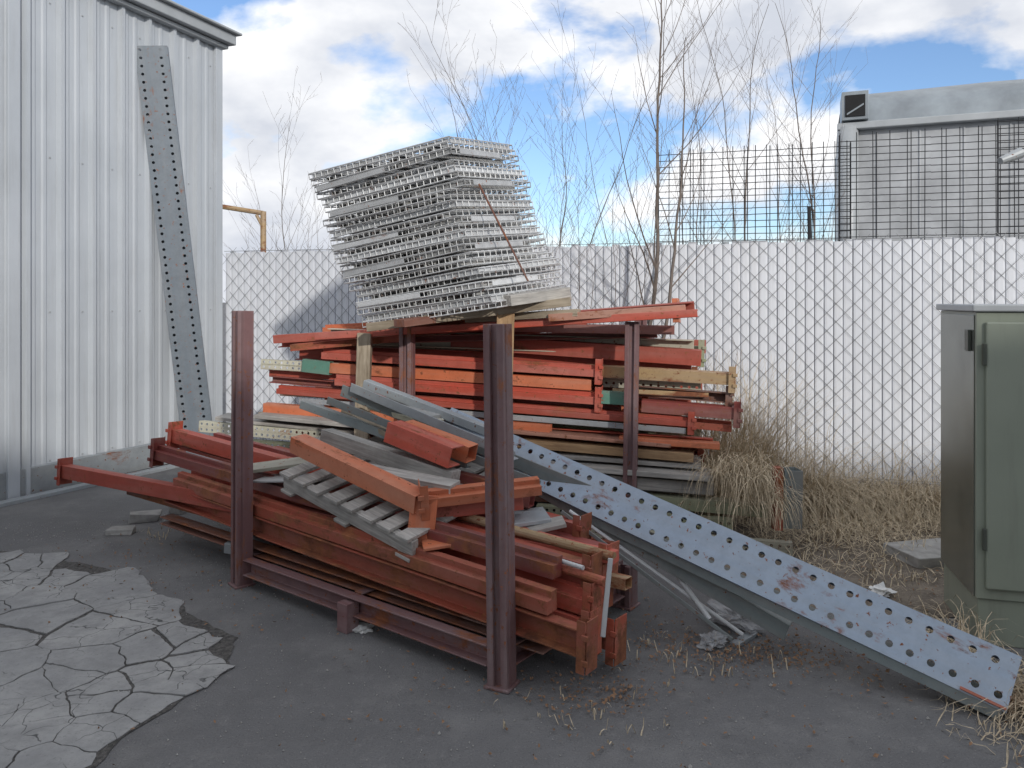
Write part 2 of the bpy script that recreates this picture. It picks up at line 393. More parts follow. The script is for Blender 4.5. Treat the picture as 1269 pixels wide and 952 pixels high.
g=empty('wire_grid_fence',(1.5,7.5,0))
random.seed(8)
def gch(mb,name):
    o=mb.obj(name,[M['black']]); o.parent=g; o.matrix_parent_inverse=Matrix.Translation((-1.5,-7.5,0))
for j,(a0,a1,zb,zt,off,hs,vs_) in enumerate([(4.62,6.35,2.05,3.04,-.35,.060,.10),(6.25,7.75,2.05,3.10,-.3,.062,.14),(7.5,9.9,2.05,3.14,-.22,.060,.155),(9.7,12.4,2.05,3.2,-.25,.062,.15)]):
    mb=MB(); z=zb
    while z<zt+.001:
        for q in range(6): mb.tube(P2(a0+(a1-a0)*q/6,z,off),P2(a0+(a1-a0)*(q+1)/6,z+random.uniform(-.004,.004),off),.0036,n=4)
        z+=hs
    x=a0
    while x<=a1+.001:
        mb.tube(P2(x,zb-.02,off+.005),P2(x+random.uniform(-.006,.006),zt+.02,off+.005),.0042,n=4)
        if random.random()<.3: mb.tube(P2(x+.03,zb-.02,off+.008),P2(x+.03,zt+.01,off+.008),.0042,n=4)
        x+=vs_
    for xx in(a0,a1): mb.tube(P2(xx,0,off),P2(xx,zt,off),.007,n=8,cap=True)
    gch(mb,'grid_panel')
mb=MB(); z=2.15
while z<3.0: mb.tube(P2(7.9,z,-.5),P2(9.2,z+.03,-.5),.0032); z+=.09
x=7.9
while x<9.2: mb.tube(P2(x,0 if x<7.95 else 2.1,-.5),P2(x,3.05,-.5),.0035); x+=.16
mb.tube(P2(6.02,0,-.2),P2(5.98,2.45,-.2),.018,n=8,cap=True)
gch(mb,'grid_panel')

mb=MB()
mb.tube((-3.55,9.0,2.72),(-2.92,9.0,2.62),.028,n=8,cap=True); mb.tube((-2.92,9.0,2.64),(-2.92,9.0,0),.035,n=8,cap=True); mb.tube((-3.55,9.0,2.72),(-3.55,9.0,0),.03,n=8,cap=True)
mb.tube((-3.0,9.0,2.6),(-2.92,9.0,2.45),.02,n=8,cap=True)
mb.obj('rusty_pipe_frame',[M['yrust']])

# ------------------------------------------------------------------ box truck behind
tr=empty('box_truck',(4.38,10.2,0)); tr.rotation_euler[2]=math.radians(-21)
def tch(mb,name,mats,bevel=0,smooth=False):
    o=mb.obj(name,mats,bevel=bevel,smooth=smooth); o.parent=tr; o.matrix_parent_inverse=Matrix.Translation((-4.38,-10.2,0)); return o
mb=MB(); mb.bx(4.38,12.0,10.2,12.6,.9,3.86); 
for i in range(16): mb.bx(4.8+i*.5,4.82+i*.5,10.185,10.199,1.0,3.8)
tch(mb,'cargo_body',[M['truckw']],.02)
mb=MB(); mb.tube((4.46,10.16,.9),(4.46,10.16,3.88),.13,n=16,cap=True); tch(mb,'corner_post',[M['trim']],smooth=True)
mb=MB(); n=20; ring=[]
for i in range(n+1):
    a=math.pi*i/n; ring.append((11.4-1.28*math.cos(a), 3.93+.60*math.sin(a)**.8))
xs=[4.40,4.50,4.75,5.4,6.2,7,8,9,12.1]; sc=[.62,.86,.97,.98,1.01,.99,1.03,1.02,1.06]
vs=[(x_,y_,3.93+(z_-3.93)*s_) for x_,s_ in zip(xs,sc) for y_,z_ in ring]
fs=[]
for k in range(len(xs)-1):
    for i in range(n): fs.append((k*(n+1)+i,k*(n+1)+i+1,(k+1)*(n+1)+i+1,(k+1)*(n+1)+i))
fs.append(tuple(range(n+1)))
mb.add(vs,fs); tch(mb,'rounded_roof',[M['truckr']],smooth=True)
mb=MB(); mb.bx(4.33,12.1,10.07,10.19,3.84,3.93); tch(mb,'roof_trim',[M['trim']],.01)
mb=MB(); mb.bx(4.38,4.70,10.02,10.6,3.95,4.32,1); mb.bx(4.42,4.66,10.005,10.018,3.99,4.27,0)
mb.box((4.54,10.0,4.08),(.10,0,.06),(0,.003,0),(0,0,.012),1)
tch(mb,'roof_opening',[M['dark'],M['truckr']],.012)
mb=MB(); mb.bx(12.0,13.8,10.3,12.5,.6,2.9); mb.bx(4.4,13.8,10.9,11.9,.6,.88); tch(mb,'cab_and_chassis',[M['truckw']],.1)
mb=MB()
for xx in(5.6,6.7,13.0):
    for yy in(10.25,12.2): mb.tube((xx,yy,.5),(xx,yy+.3,.5),.5,n=24,cap=True)
tch(mb,'wheels',[M['rubber']])
mb=MB(); mb.tube((4.60,6.2,2.98),(4.15,6.3,2.80),.010,n=6); mb.tube((4.18,6.3,2.81),(4.0,6.28,2.74),.045,.03,n=12,cap=True); mb.tube((4.60,6.2,2.98),(4.95,6.1,3.0),.012,n=6); mb.tube((4.95,6.1,3.0),(4.95,6.1,0),.03,n=8)
mb.obj('flood_lamp',[M['grey']])

# ------------------------------------------------------------------ green utility cabinet
cx=V((2.15,3.55,0)); cf=V((.97,-.245,0)).normalized(); cs=V((.245,.97,0)).normalized()
cab=empty('utility_cabinet',cx)
def cch(mb,name,mats,bevel=.006):
    mt=Matrix((cf,cs,V((0,0,1)))).transposed().to_4x4(); mt.translation=cx
    o=mb.obj(name,mats,bevel=bevel); o.parent=cab; o.matrix_parent_inverse=Matrix.Translation(-cx); o.matrix_basis=mt; return o
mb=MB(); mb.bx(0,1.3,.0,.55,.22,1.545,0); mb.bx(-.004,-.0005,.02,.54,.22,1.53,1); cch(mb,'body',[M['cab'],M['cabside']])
mb=MB(); mb.bx(-.02,1.32,-.02,.57,1.547,1.58,0); cch(mb,'lid',[M['trim']])
mb=MB(); mb.bx(.035,.64,-.022,-.002,.27,1.50,0); mb.bx(.655,1.27,-.022,-.002,.27,1.50,0); cch(mb,'doors',[M['cab']],.008)
mb=MB(); mb.bx(.01,1.29,.015,.54,0,.218,0); cch(mb,'base',[M['cab']])
mb=MB()
for z in(.45,1.3): mb.tube((.028,-.02,z),(.028,-.02,z+.1),.01,n=8,cap=True)
mb.bx(.59,.62,-.05,-.024,.85,1.0); mb.bx(.60,.61,-.06,-.0505,.80,.95)
mb.bx(-.02,-.006,.05,.10,1.36,1.46)
cch(mb,'hinges_and_handle',[M['hinge']],.002)

# ------------------------------------------------------------------ racks
Uf=V((.795,-.607,0));Wf=V((.607,.795,0));Of=V((-1.52,4.31,0))
def Fp(u,w,z): return Of+Uf*u+Wf*w+V((0,0,z))
E=V((.973,-.231,0));Nn=V((.231,.973,0));Ro=V((-1.92,6.0,0))
def Rp(s_,n_,z): return Ro+E*s_+Nn*n_+V((0,0,z))
def rackpost(base,top,ax,parent,mat='post',w=.092):
    L=(V(top)-V(base)).length; m0=frame(base,top,ax)
    mb=MB(); h=w/2
    mb.bx(0,L,-h,h,h-.03,h-.024); mb.bx(0,L,-h,-h+.006,-h,h-.0305); mb.bx(0,L,h-.006,h,-h,h-.0305)
    mb.bx(0,L,-h,-h+.03,h-.0235,h); mb.bx(0,L,h-.03,h,h-.0235,h)
    mb.bx(-.0,.012,-h-.012,h+.012,-h-.012,h+.012)
    o=mb.obj('post',[M[mat]],m0,bevel=.003); o.parent=parent; return o
def railbar(p0,p1,parent,w=.06,h=.09,mat='post'):
    o=beam(p0,p1,w,h,mat,'Cf',name='rail'); o.parent=parent; return o
r1=empty('stacking_rack')
rackpost(Fp(0,0,0),Fp(.01,0.0,1.54),-Wf+Uf*-.2,r1); rackpost(Fp(1.86,0,0),Fp(1.82,.02,1.50),-Wf+Uf*.2,r1)
rackpost(Fp(0,1.05,0),Fp(0,1.05,.3),-Wf,r1); rackpost(Fp(1.86,1.05,0),Fp(1.86,1.05,.22),-Wf,r1)
railbar(Fp(.055,0,.07),Fp(1.80,0,.07),r1); railbar(Fp(.055,1.05,.07),Fp(1.80,1.05,.07),r1)
railbar(Fp(0,.06,.07),Fp(0,.99,.07),r1); railbar(Fp(1.86,.06,.07),Fp(1.86,.99,.07),r1); railbar(Fp(.93,.04,.07),Fp(.93,1.01,.07),r1)
beam(Fp(.9,-.03,.0),Fp(.97,-.03,.0),.08,.14,'post','solid',name='rail').parent=r1
r2=empty('stacking_rack')
rackpost(Rp(1.23,-.16,0),Rp(1.23,-.16,1.47),-Nn,r2); rackpost(Rp(2.83,-.18,0),Rp(2.85,-.18,1.455),-Nn,r2)
rackpost(Rp(1.23,1.0,0),Rp(1.23,1.0,1.45),-Nn,r2); rackpost(Rp(2.83,1.0,0),Rp(2.83,1.0,1.45),-Nn,r2)
railbar(Rp(1.28,-.16,.03),Rp(2.78,-.16,.03),r2); railbar(Rp(1.28,1,.03),Rp(2.78,1,.03),r2)
beam(Rp(.86,-.14,.2),Rp(.90,-.14,1.36),.10,.08,'wood','solid',name='wood_post')
beam((-.085,5.2,.1),(-.04,5.3,1.58),.12,.10,'twood','solid',name='wood_post')

random.seed(12)
cols=['red','red','orange','maroon','rust','brown','grey','fade','red','cream','olive']
for zi in range(9):
    z=.13+zi*.135
    for nn in(.18,.36,.54,.72,.9):
        s0=random.uniform(.05,.55); s1=random.uniform(2.75,3.35); 
        if zi<4: s0-=.2
        dz=random.uniform(-.02,.02)
        beam(Rp(s0,nn+random.uniform(-.03,.03),z+.03+dz),Rp(s1,nn+random.uniform(-.05,.05),z-.03+dz),.07,random.choice([.08,.10,.12]),random.choice(cols),random.choice(['step','box','Cf']),plates=random.choice(['','r','']))
RB=[
(.48,1.15,.0,2.62,1.06,-.02,.06,.08,'red','step','r'),
(.42,1.05,.0,2.55,.965,.0,.06,.075,'orange','box',''),
(.60,.955,-.02,2.62,.87,-.03,.06,.08,'red','step','r'),
(1.45,1.235,.22,3.3,1.14,.15,.08,.11,'red','box',''),
(1.0,1.19,.4,3.1,1.22,.3,.07,.08,'orange','box',''),
(2.5,1.06,.06,3.52,1.03,-.02,.07,.08,'yrust','box','r'),
(2.62,.98,.12,3.3,.965,.08,.06,.06,'cream','perf',''),
(2.7,.955,.0,3.35,.94,.0,.05,.03,'yrust','L',''),
(-.05,1.06,.02,.62,1.04,.0,.05,.075,'cream','perf',''),
(.33,1.05,-.03,.56,1.03,-.03,.06,.10,'green','box',''),
(.1,.85,.05,.55,.84,.05,.06,.05,'cream','box',''),
(.0,.95,.06,2.75,.80,.05,.06,.055,'maroon','Cf',''),
(.12,.88,-.03,3.25,.74,-.03,.07,.06,'red','step','r'),
(.3,.81,-.02,3.2,.69,-.03,.05,.04,'grey','L',''),
(-.02,1.0,.1,1.4,.95,.1,.07,.05,'red','box',''),
(2.62,.88,-.04,2.84,.87,-.04,.06,.09,'green','box',''),
(2.86,.93,.06,3.5,.90,.02,.07,.07,'brown','Cf','r'),
(2.9,.83,.0,3.55,.80,-.02,.08,.08,'maroon','box','r'),
(2.8,.74,.05,3.5,.70,.05,.08,.07,'rust','step',''),
(.0,.73,-.02,2.27,.65,-.06,.07,.07,'orange','box',''),
(-.05,.69,.04,1.7,.60,.0,.16,.035,'wood','solid',''),
(1.15,.70,-.06,3.1,.60,-.02,.20,.025,'fade','solid',''),
(1.5,.64,.05,3.38,.59,.05,.08,.06,'red','Cf',''),
(2.0,.56,-.06,3.25,.51,-.06,.1,.06,'twood','solid',''),
(2.75,.62,-.05,3.42,.60,-.05,.12,.04,'orange','C',''),
(2.0,.44,-.04,3.36,.41,-.08,.32,.035,'gwood','solid',''),
(1.9,.34,-.02,3.38,.31,-.04,.28,.08,'gwood','solid',''),
(2.2,.50,.0,3.3,.47,.0,.2,.03,'gwood','solid',''),
(2.35,.22,-.12,3.72,.19,-.14,.08,.085,'olive','C',''),
(2.2,.10,-.2,3.5,.09,-.22,.06,.09,'olive','perf',''),
(2.5,.01,-.3,3.85,.01,-.34,.06,.08,'cream','perf',''),
(-.55,.56,-.05,.75,.52,-.12,.06,.085,'cream','perf',''),
(-.62,.44,-.05,.6,.42,-.1,.07,.085,'olive','perf',''),
(-.4,.66,.0,.9,.60,-.05,.16,.03,'gwood','solid',''),
(-.45,.30,-.05,.9,.29,-.1,.07,.1,'grey','C',''),
(.0,.70,-.1,1.0,.66,-.15,.14,.03,'gwood','solid',''),
(.05,1.26,.05,2.5,1.42,.1,.08,.065,'red','box',''),
(.0,1.22,.2,2.2,1.36,.3,.08,.06,'red','Cf',''),
(.35,1.33,.3,3.15,1.49,.15,.10,.07,'orange','step','r'),
(.5,1.30,-.1,3.28,1.49,-.25,.12,.05,'red','C',''),
(.9,1.34,.5,3.25,1.53,.0,.1,.06,'red','Cf',''),
(1.9,1.37,.05,3.12,1.36,.1,.09,.06,'maroon','box',''),
(.8,1.27,.0,3.0,1.33,.2,.09,.05,'maroon','Cf',''),
(1.7,1.44,-.2,2.5,1.49,-.25,.12,.05,'wood','solid',''),
(2.3,1.455,-.3,3.2,1.52,-.2,.05,.05,'fade','C',''),
(.25,1.21,-.05,1.2,1.30,.0,.07,.05,'rust','box',''),
]
for (s0,z0,n0,s1,z1,n1,w_,h_,mt_,ty,pl) in RB:
    nm='wood_plank' if 'wood' in mt_ else ('perforated_steel_beam' if ty=='perf' else 'steel_beam')
    beam(Rp(s0,n0,z0),Rp(s1,n1,z1),w_,h_,mt_,ty,plates=pl,name=nm,roll=random.uniform(-5,5))
beam((1.80,5.05,.13),(1.81,5.06,.50),.12,.14,'slate','box',name='steel_column',bev=.004)
beam((1.71,4.99,.12),(1.72,5.0,.52),.05,.08,'rust','solid',name='steel_plate')

FB=[
(-.95,.30,.09,2.24,.19,.08,.06,.11,'rust','Cf','r'),
(-.85,.41,.10,2.05,.32,.09,.07,.09,'rust','step',''),
(-1.22,.53,.16,2.0,.42,.20,.07,.09,'maroon','step','l'),
(-1.0,.22,.28,2.15,.16,.26,.07,.10,'red','box','r'),
(-1.2,.24,.46,2.05,.18,.44,.07,.10,'rust','step','r'),
(-.8,.18,.66,2.0,.16,.62,.07,.10,'maroon','box',''),
(-.9,.19,.85,1.9,.17,.82,.07,.10,'rust','box',''),
(-1.05,.36,.30,2.15,.27,.27,.07,.10,'red','step','r'),
(-1.15,.37,.50,2.1,.29,.44,.08,.10,'maroon','box','r'),
(-.9,.32,.70,2.0,.28,.62,.07,.10,'red','box','r'),
(-.7,.30,.88,1.9,.28,.86,.07,.10,'rust','step',''),
(-1.18,.50,.32,2.1,.36,.34,.07,.10,'red','box','r'),
(-1.0,.47,.52,2.1,.37,.48,.08,.10,'red','step','r'),
(-.95,.42,.72,2.0,.33,.66,.07,.10,'maroon','box',''),
(-1.25,.62,.30,1.2,.48,.42,.08,.09,'red','box','l'),
(-1.1,.58,.50,1.4,.46,.56,.07,.09,'maroon','step',''),
(-.7,.50,.70,1.8,.40,.74,.08,.09,'red','box','r'),
(-2.15,.31,-.04,.75,.36,.22,.08,.09,'red','box','l'),
(-1.5,.26,.12,.3,.24,.2,.07,.09,'brown','box',''),
(-1.0,.15,.1,2.0,.13,.14,.09,.05,'brown','Cf',''),
(.2,.13,.45,2.2,.10,.38,.07,.10,'rust','box','r'),
(.5,.30,.50,2.2,.34,.46,.06,.05,'yrust','box',''),
(.9,.42,.42,2.15,.45,.44,.06,.05,'red','step',''),
(-.9,.585,.20,.9,.49,.26,.05,.03,'grey','L',''),
]
for (s0,z0,n0,s1,z1,n1,w_,h_,mt_,ty,pl) in FB:
    beam(Fp(s0,n0,z0),Fp(s1,n1,z1),w_,h_,mt_,ty,plates=pl,roll=random.uniform(-4,4),pm=('rust' if pl=='r' else None))
def rod(p0,p1,r,mat,name='steel_pipe',n=12):
    L=(V(p1)-V(p0)).length; mb=MB(); mb.tube((0,0,0),(L,0,0),r,n=n,cap=True); return mb.obj(name,[M[mat]],frame(p0,p1))
rod(Fp(1.2,.40,.52),Fp(2.15,.42,.48),.022,'yrust'); rod(Fp(1.3,.30,.46),Fp(2.2,.26,.43),.02,'rust')
rod(Fp(.9,.33,.50),Fp(2.1,.25,.47),.010,'galv')
beam((.36,3.05,.26),(.40,3.12,.55),.02,.012,'galv','solid',name='steel_strip')
def pallet(Nc,ax,ay,w=1.05,d=.85,mat='gwood'):
    mb=MB(); random.seed(3)
    for y in(.02,d/2,d-.04): mb.bx(0,w,y,y+.04,.018,.10)
    x=0
    for i in range(8):
        wd=random.choice([.09,.10,.085]); mb.bx(x,x+wd,-.004+random.uniform(-.01,.01),d+random.uniform(-.01,.01),.101,.12)
        x+= (w-.09)/7
    for x in(0,w/2-.05,w-.1): mb.bx(x,x+.1,0,d,0,.0175)
    X=V(ax).normalized(); Y=V(ay); Y=(Y-X*Y.dot(X)).normalized(); Z=X.cross(Y)
    mt=Matrix((X,Y,Z)).transposed().to_4x4(); mt.translation=V(Nc)
    return mb.obj('wooden_pallet',[M[mat]],mt,bevel=.003)
pallet((-1.28,4.24,.54),(.80,-.66,-.17),(.66,.75,.16))
pallet(Rp(1.9,-.1,.27),E,Nn,1.4,.9)
SP=[
((-1.20,4.28,.76),(-.44,3.70,.58),.10,.09,'orange','box',''),
((-1.08,4.42,.78),(-.30,3.95,.64),.09,.08,'gwood','solid',''),
((-.44,3.72,.60),(.14,3.83,.64),.09,.07,'orange','step','l'),
((-.40,3.80,.52),(.05,3.90,.54),.09,.08,'red','C',''),
((-.44,3.66,.42),(-.42,3.70,.66),.13,.012,'orange','solid',''),
((-.42,3.60,.44),(-.22,3.64,.46),.12,.015,'orange','solid',''),
((-.66,4.15,.84),(-.30,3.95,.74),.12,.11,'red','C',''),
((-.60,4.28,.84),(-.22,4.08,.74),.10,.09,'orange','box',''),
((-.80,4.05,.66),(-.28,3.78,.63),.1,.07,'gwood','solid',''),
((-.12,3.86,.47),(.18,3.90,.50),.25,.02,'grey','solid',''),
((-.05,3.75,.44),(.26,3.78,.50),.12,.02,'gwood','solid',''),
((-1.0,4.75,.90),(-.5,4.30,.76),.15,.03,'wood','solid',''),
((-.85,4.80,.93),(-.45,4.50,.86),.15,.03,'cream','solid',''),
((-.78,4.85,.95),(-.45,4.55,.88),.10,.04,'gdark','solid',''),
((-1.3,4.7,.72),(-.55,4.5,.70),.12,.03,'gwood','solid',''),
((-.6,4.3,.62),(.1,4.0,.52),.08,.09,'maroon','box',''),
((-1.06,4.82,1.0),(.75,3.90,.45),.07,.075,'slate','L',''),
((-1.30,4.75,.93),(-.24,4.20,.68),.06,.05,'slate','C',''),
((-.98,4.72,1.04),(.02,4.12,.74),.06,.055,'grey','L',''),
((-1.10,4.60,.98),(.15,4.0,.62),.05,.045,'slate','L',''),
((-.93,4.85,1.05),(-.1,4.45,.80),.06,.05,'grey','C',''),
((.10,4.25,.56),(1.25,3.50,.06),.07,.08,'slate','C',''),
((-1.55,4.50,.60),(-1.05,4.55,.66),.16,.02,'cream','solid',''),
((-1.45,4.45,.56),(-.95,4.3,.60),.20,.012,'gdark','solid',''),
((-1.68,4.6,.12),(-1.3,4.55,.08),.2,.06,'grey','C',''),
]
for (a,b,w_,h_,mt_,ty,pl) in SP:
    nm='wood_plank' if 'wood' in mt_ else ('steel_angle' if ty=='L' else 'steel_beam')
    beam(a,b,w_,h_,mt_,ty,plates=pl,name=nm,roll=random.uniform(-6,6))
rod((.3,4.0,.50),(1.09,3.62,.02),.010,'galv','steel_rod',8)
beam((.25,3.9,.52),(1.02,3.56,.02),.03,.02,'slate','L',name='steel_angle')
rod((.72,3.95,.36),(.93,3.6,.10),.012,'galv','steel_rod',8)
beam((1.03,3.55,.0),(1.15,3.67,.0),.06,.02,'grey','L',name='steel_angle')
p0=V((-.42,4.62,.86)); p1=V((1.92,2.93,.13)); D=(p1-p0).normalized()
fnrm=V((-.42,-.72,.55)); mt=frame(p0,p1,fnrm); Lb=(p1-p0).length
mb=MB(); mb.perf(Lb,.22,[-.06,.06],.078,.0145,0,.005,0,True)
mb.bx(0,Lb,-.11,-.105,-.075,-.001); mb.bx(0,Lb,.105,.11,-.075,-.001)
mb.bx(0,Lb,-.104,-.08,-.075,-.071); mb.bx(0,Lb,.08,.104,-.075,-.071)
mb.bx(Lb-.02,Lb-.001,-.104,.104,-.07,-.006,1)
mb.bx(Lb-.16,Lb-.004,-.104,-.094,.001,.012,1)
mb.obj('blue_perforated_steel_beam',[M['blue'],M['rust']],mt)
q=V((0.02,.03,-.17)); beam(p0+q+D*.9,p1+V((-.04,.02,-.13)),.10,.06,'slate','box',name='steel_beam')

# ------------------------------------------------------------------ wire deck stack
W1,W2=1.17,.94
def deckmesh(kind):
    random.seed(kind*5+1); dm=MB(); wr=.0030; we=.0045; dp=-.036
    for i in range(22):
        x=-W1/2+W1*i/21; dm.tube((x,-W2/2,0),(x,W2/2,0),wr)
        for y in(-W2/2,W2/2): dm.tube((x,y,.0),(x,y,dp),wr)
    for i in range(15):
        y=-W2/2+W2*i/14; dm.tube((-W1/2,y,.004),(W1/2,y,.004),wr)
        for xx in(-W1/2,W1/2): dm.tube((xx,y,0),(xx,y,dp),wr)
    for z in(0,dp):
        for y in(-W2/2,W2/2): dm.tube((-W1/2,y,z),(W1/2,y,z),we)
        for xx in(-W1/2,W1/2): dm.tube((xx,-W2/2,z),(xx,W2/2,z),we)
    for x in(-.42,-.14,.14,.42):
        dm.bx(x-.035,x+.035,-W2/2+.008,W2/2-.008,-.012,-.009,1); dm.bx(x-.035,x-.032,-W2/2+.008,W2/2-.008,-.033,-.0122,1); dm.bx(x+.032,x+.035,-W2/2+.008,W2/2-.008,-.033,-.0122,1)
    if kind==1:
        dm.bx(-W1/2+.02,W1/2-.02,-W2/2+.012,-W2/2+.015,-.032,-.004,0); dm.bx(-W1/2+.02,W1/2-.02,W2/2-.015,W2/2-.012,-.032,-.004,0)
        dm.bx(W1/2-.015,W1/2-.012,-W2/2+.02,W2/2-.02,-.032,-.004,0)
    if kind==2:
        dm.bx(-W1/2+.02,.05,-W2/2-.008,-W2/2-.005,-.034,-.002,0); dm.bx(.15,W1/2,-W2/2+.012,-W2/2+.015,-.030,-.006,1)
        dm.bx(W1/2+.005,W1/2+.008,-W2/2+.1,W2/2-.3,-.034,-.002,0)
    me=dm.obj('wire_deck_mesh',[M['galv'],M['gdark']]); d=me.data; bpy.data.objects.remove(me); return d
protos=[deckmesh(0),deckmesh(1),deckmesh(2)]
stack=empty('wire_deck_stack',(-.36,5.62,1.6)); random.seed(33)
Tm=Matrix.Rotation(math.radians(-9),4,'Y'); ang=math.atan2(-.55,.83)
nd=24; gx=gy=gr=0; tilt=0; h=.05
for i in range(nd):
    if i in(3,7,10,14,17,21):
        gx=random.uniform(-.06,.07); gy=random.uniform(-.03,.05); gr=random.uniform(-7,7); tilt+=random.uniform(-.3,1.1); h+=.009
    sx=-.25*(i/nd)+gx+random.uniform(-.018,.018); sy=gy+random.uniform(-.015,.015)
    m4=Matrix.Translation((-.34,5.62,1.50))@Tm@Matrix.Translation((sx,sy,h))@Matrix.Rotation(ang+math.radians(gr+random.uniform(-1.6,1.6)),4,'Z')@Matrix.Rotation(math.radians(random.uniform(-.7,.7)+tilt),4,'X')@Matrix.Rotation(math.radians(random.uniform(-.7,.7)),4,'Y')
    h+=.0465
    o=bpy.data.objects.new('wire_deck',protos[[0,1,0,2,0,1,0,0,2][i%9]]); S.collection.objects.link(o)
    o.parent=stack; o.matrix_parent_inverse=Matrix.Translation((.36,-5.62,-1.6)); o.matrix_basis=m4
beam((-1.0,5.35,1.38),(.40,5.18,1.56),.09,.06,'wood','solid',name='wood_plank')
beam((-.95,5.85,1.38),(.45,5.75,1.60),.09,.06,'gwood','solid',name='wood_plank')
beam((-.05,5.05,1.56),(.36,5.35,1.62),.16,.07,'gwood','solid',name='wood_plank')
beam((-.75,5.1,1.42),(-.25,5.6,1.48),.12,.05,'brown','solid',name='wood_plank')
beam((.1,5.0,1.72),(-.22,4.96,2.35),.012,.012,'brown','solid',name='steel_rod')

# ------------------------------------------------------------------ bare trees
def tree(name,base,stems,H,seed,lean=(0,0),spread=.25,r0=.022,levels=4,tw=1.0):
    random.seed(seed); mb=MB()
    def branch(p,d,L,r,lv):
        n=max(3,int(L/.17)); seg=L/n
        for i in range(n):
            d=(d+V((random.uniform(-1,1),random.uniform(-1,1),random.uniform(-.5,.9)))*.11+V((0,0,.03))).normalized()
            q=p+d*seg; ra=r*(1-.85*i/n); rb=r*(1-.85*(i+1)/n)
            mb.tube(p,q,max(ra,.0013),max(rb,.0011),5 if lv==0 else 3)
            p=q
            fr=(i+1)/n
            if lv<levels-1 and fr>(.25 if lv==0 else .15) and random.random()<(.55 if lv==0 else .5)*tw:
                side=V((random.uniform(-1,1),random.uniform(-1,1),random.uniform(.0,.6))).normalized()
                nd_=(d*.62+side*.62).normalized()
                branch(p,nd_,L*(1-fr*.55)*random.uniform(.28,.48),max(rb*.5,.0014),lv+1)
    for k in range(stems):
        a=random.uniform(0,6.28); s_=random.uniform(.2,1)*spread
        d=V((math.cos(a)*s_+lean[0],math.sin(a)*s_*.6+lean[1],1)).normalized()
        branch(V(base)+V((math.cos(a)*.06,math.sin(a)*.06,0)),d,H*random.uniform(.75,1.05),r0*random.uniform(.7,1.1),0)
    return mb.obj(name,[M['bark']])
tree('bare_tree',(1.05,6.75,0),2,5.0,5,(.16,0),.08,.024,4,1.2)
tree('bare_tree',(.25,7.9,0),6,4.4,11,(-.02,0),.30,.012,4,1.35)
tree('bare_tree',(.75,8.1,0),3,4.0,12,(0,0),.3,.010,4,1.3)
tree('bare_tree',(2.3,8.3,0),3,5.0,23,(.12,0),.16,.017,4,1.2)
tree('bare_tree',(3.35,8.7,0),3,5.0,34,(.14,0),.2,.016,4,1.2)
tree('bare_tree',(-2.95,9.8,0),3,4.2,45,(.08,0),.2,.012,4,1.2)
tree('bare_tree',(1.6,7.9,0),2,4.0,56,(.0,0),.25,.010,4,1.2)
tree('dead_brush',(.6,6.6,0),8,2.4,67,(0,0),.35,.008,3,1.3)
tree('dead_brush',(1.5,6.1,0),7,1.2,68,(.1,0),.5,.006,3,1.1)
tree('dead_brush',(-2.2,8.9,0),9,2.75,69,(0,0),.4,.008,3,1.3)

# ------------------------------------------------------------------ dry grass, litter
random.seed(77); mb=MB()
def blade(p,L,d0,droop,w=.0028):
    p=V(p); d=V(d0).normalized(); side=d.cross(V((0,0,1)));
    if side.length<.1: side=V((1,0,0))
    side.normalize(); k=5; pr=None
    for i in range(k+1):
        ww=w*(1-i/k*.8); a=p+side*ww;b=p-side*ww
        if pr: mb.add([pr[0],pr[1],b,a],[(0,1,2,3)])
        pr=(a,b); d=(d+V((random.uniform(-.15,.15),random.uniform(-.15,.15),-droop*(i+1)*.25))).normalized()
        p=p+d*(L/k)
        if p.z<.008: p.z=.008+random.random()*.05; d.z=abs(d.z)*.1
def patch(n,cx_,cy_,rx,ry,L,droop,spread=.8,lean=(0,0),z=0):
    for _ in range(n):
        x=random.gauss(cx_,rx);y=random.gauss(cy_,ry)
        ymax=F0.y+(x-F0.x)*(fd.y/fd.x)-.05
        if y>ymax: y=ymax-random.random()*.1
        blade((x,y,z),random.uniform(.5,1)*L,(random.uniform(-1,1)*spread+lean[0],random.uniform(-1,1)*spread+lean[1],1),droop)
patch(900,1.75,5.95,.14,.18,1.30,.25,.35,(.1,-.15))
patch(600,1.55,5.75,.10,.12,1.05,.45,.5,(-.25,-.3))
patch(1100,2.15,6.0,.25,.18,1.0,.55,.7,(.3,-.3))
for k in range(9):
    xx=2.2+k*.26+random.uniform(-.06,.06); patch(300,xx,6.55-.275*(xx-2.2)-.45+random.uniform(-.15,.1),.10,.10,random.uniform(.65,1.0),.7,.8,(random.uniform(-.5,.5),-.5))
patch(1100,2.7,5.65,.5,.25,.65,1.1,1.1,(.6,-.5))
patch(600,2.2,5.3,.35,.25,.5,1.1,1.0)
patch(300,2.3,4.6,.5,.3,.3,1.3,1.1)
patch(350,1.50,5.05,.10,.12,.45,1.1,.9,(-.3,-.5),.48)
patch(200,1.60,5.0,.10,.10,.50,.9,.6,(0,-.6),.3)
patch(480,2.12,2.95,.10,.13,.38,.8,.8,(-.4,0))
patch(120,1.9,2.75,.15,.15,.2,1.3,1.1)
patch(160,2.02,3.5,.06,.1,.35,.6,.7,(-.2,0))
for (x,y) in [(1.0,3.35),(.25,2.95),(.6,3.5),(-2.4,5.2)]: patch(18,x,y,.15,.08,.10,1.5,1.5)
mb.obj('dry_grass',[M['straw']])
random.seed(9); mb=MB()
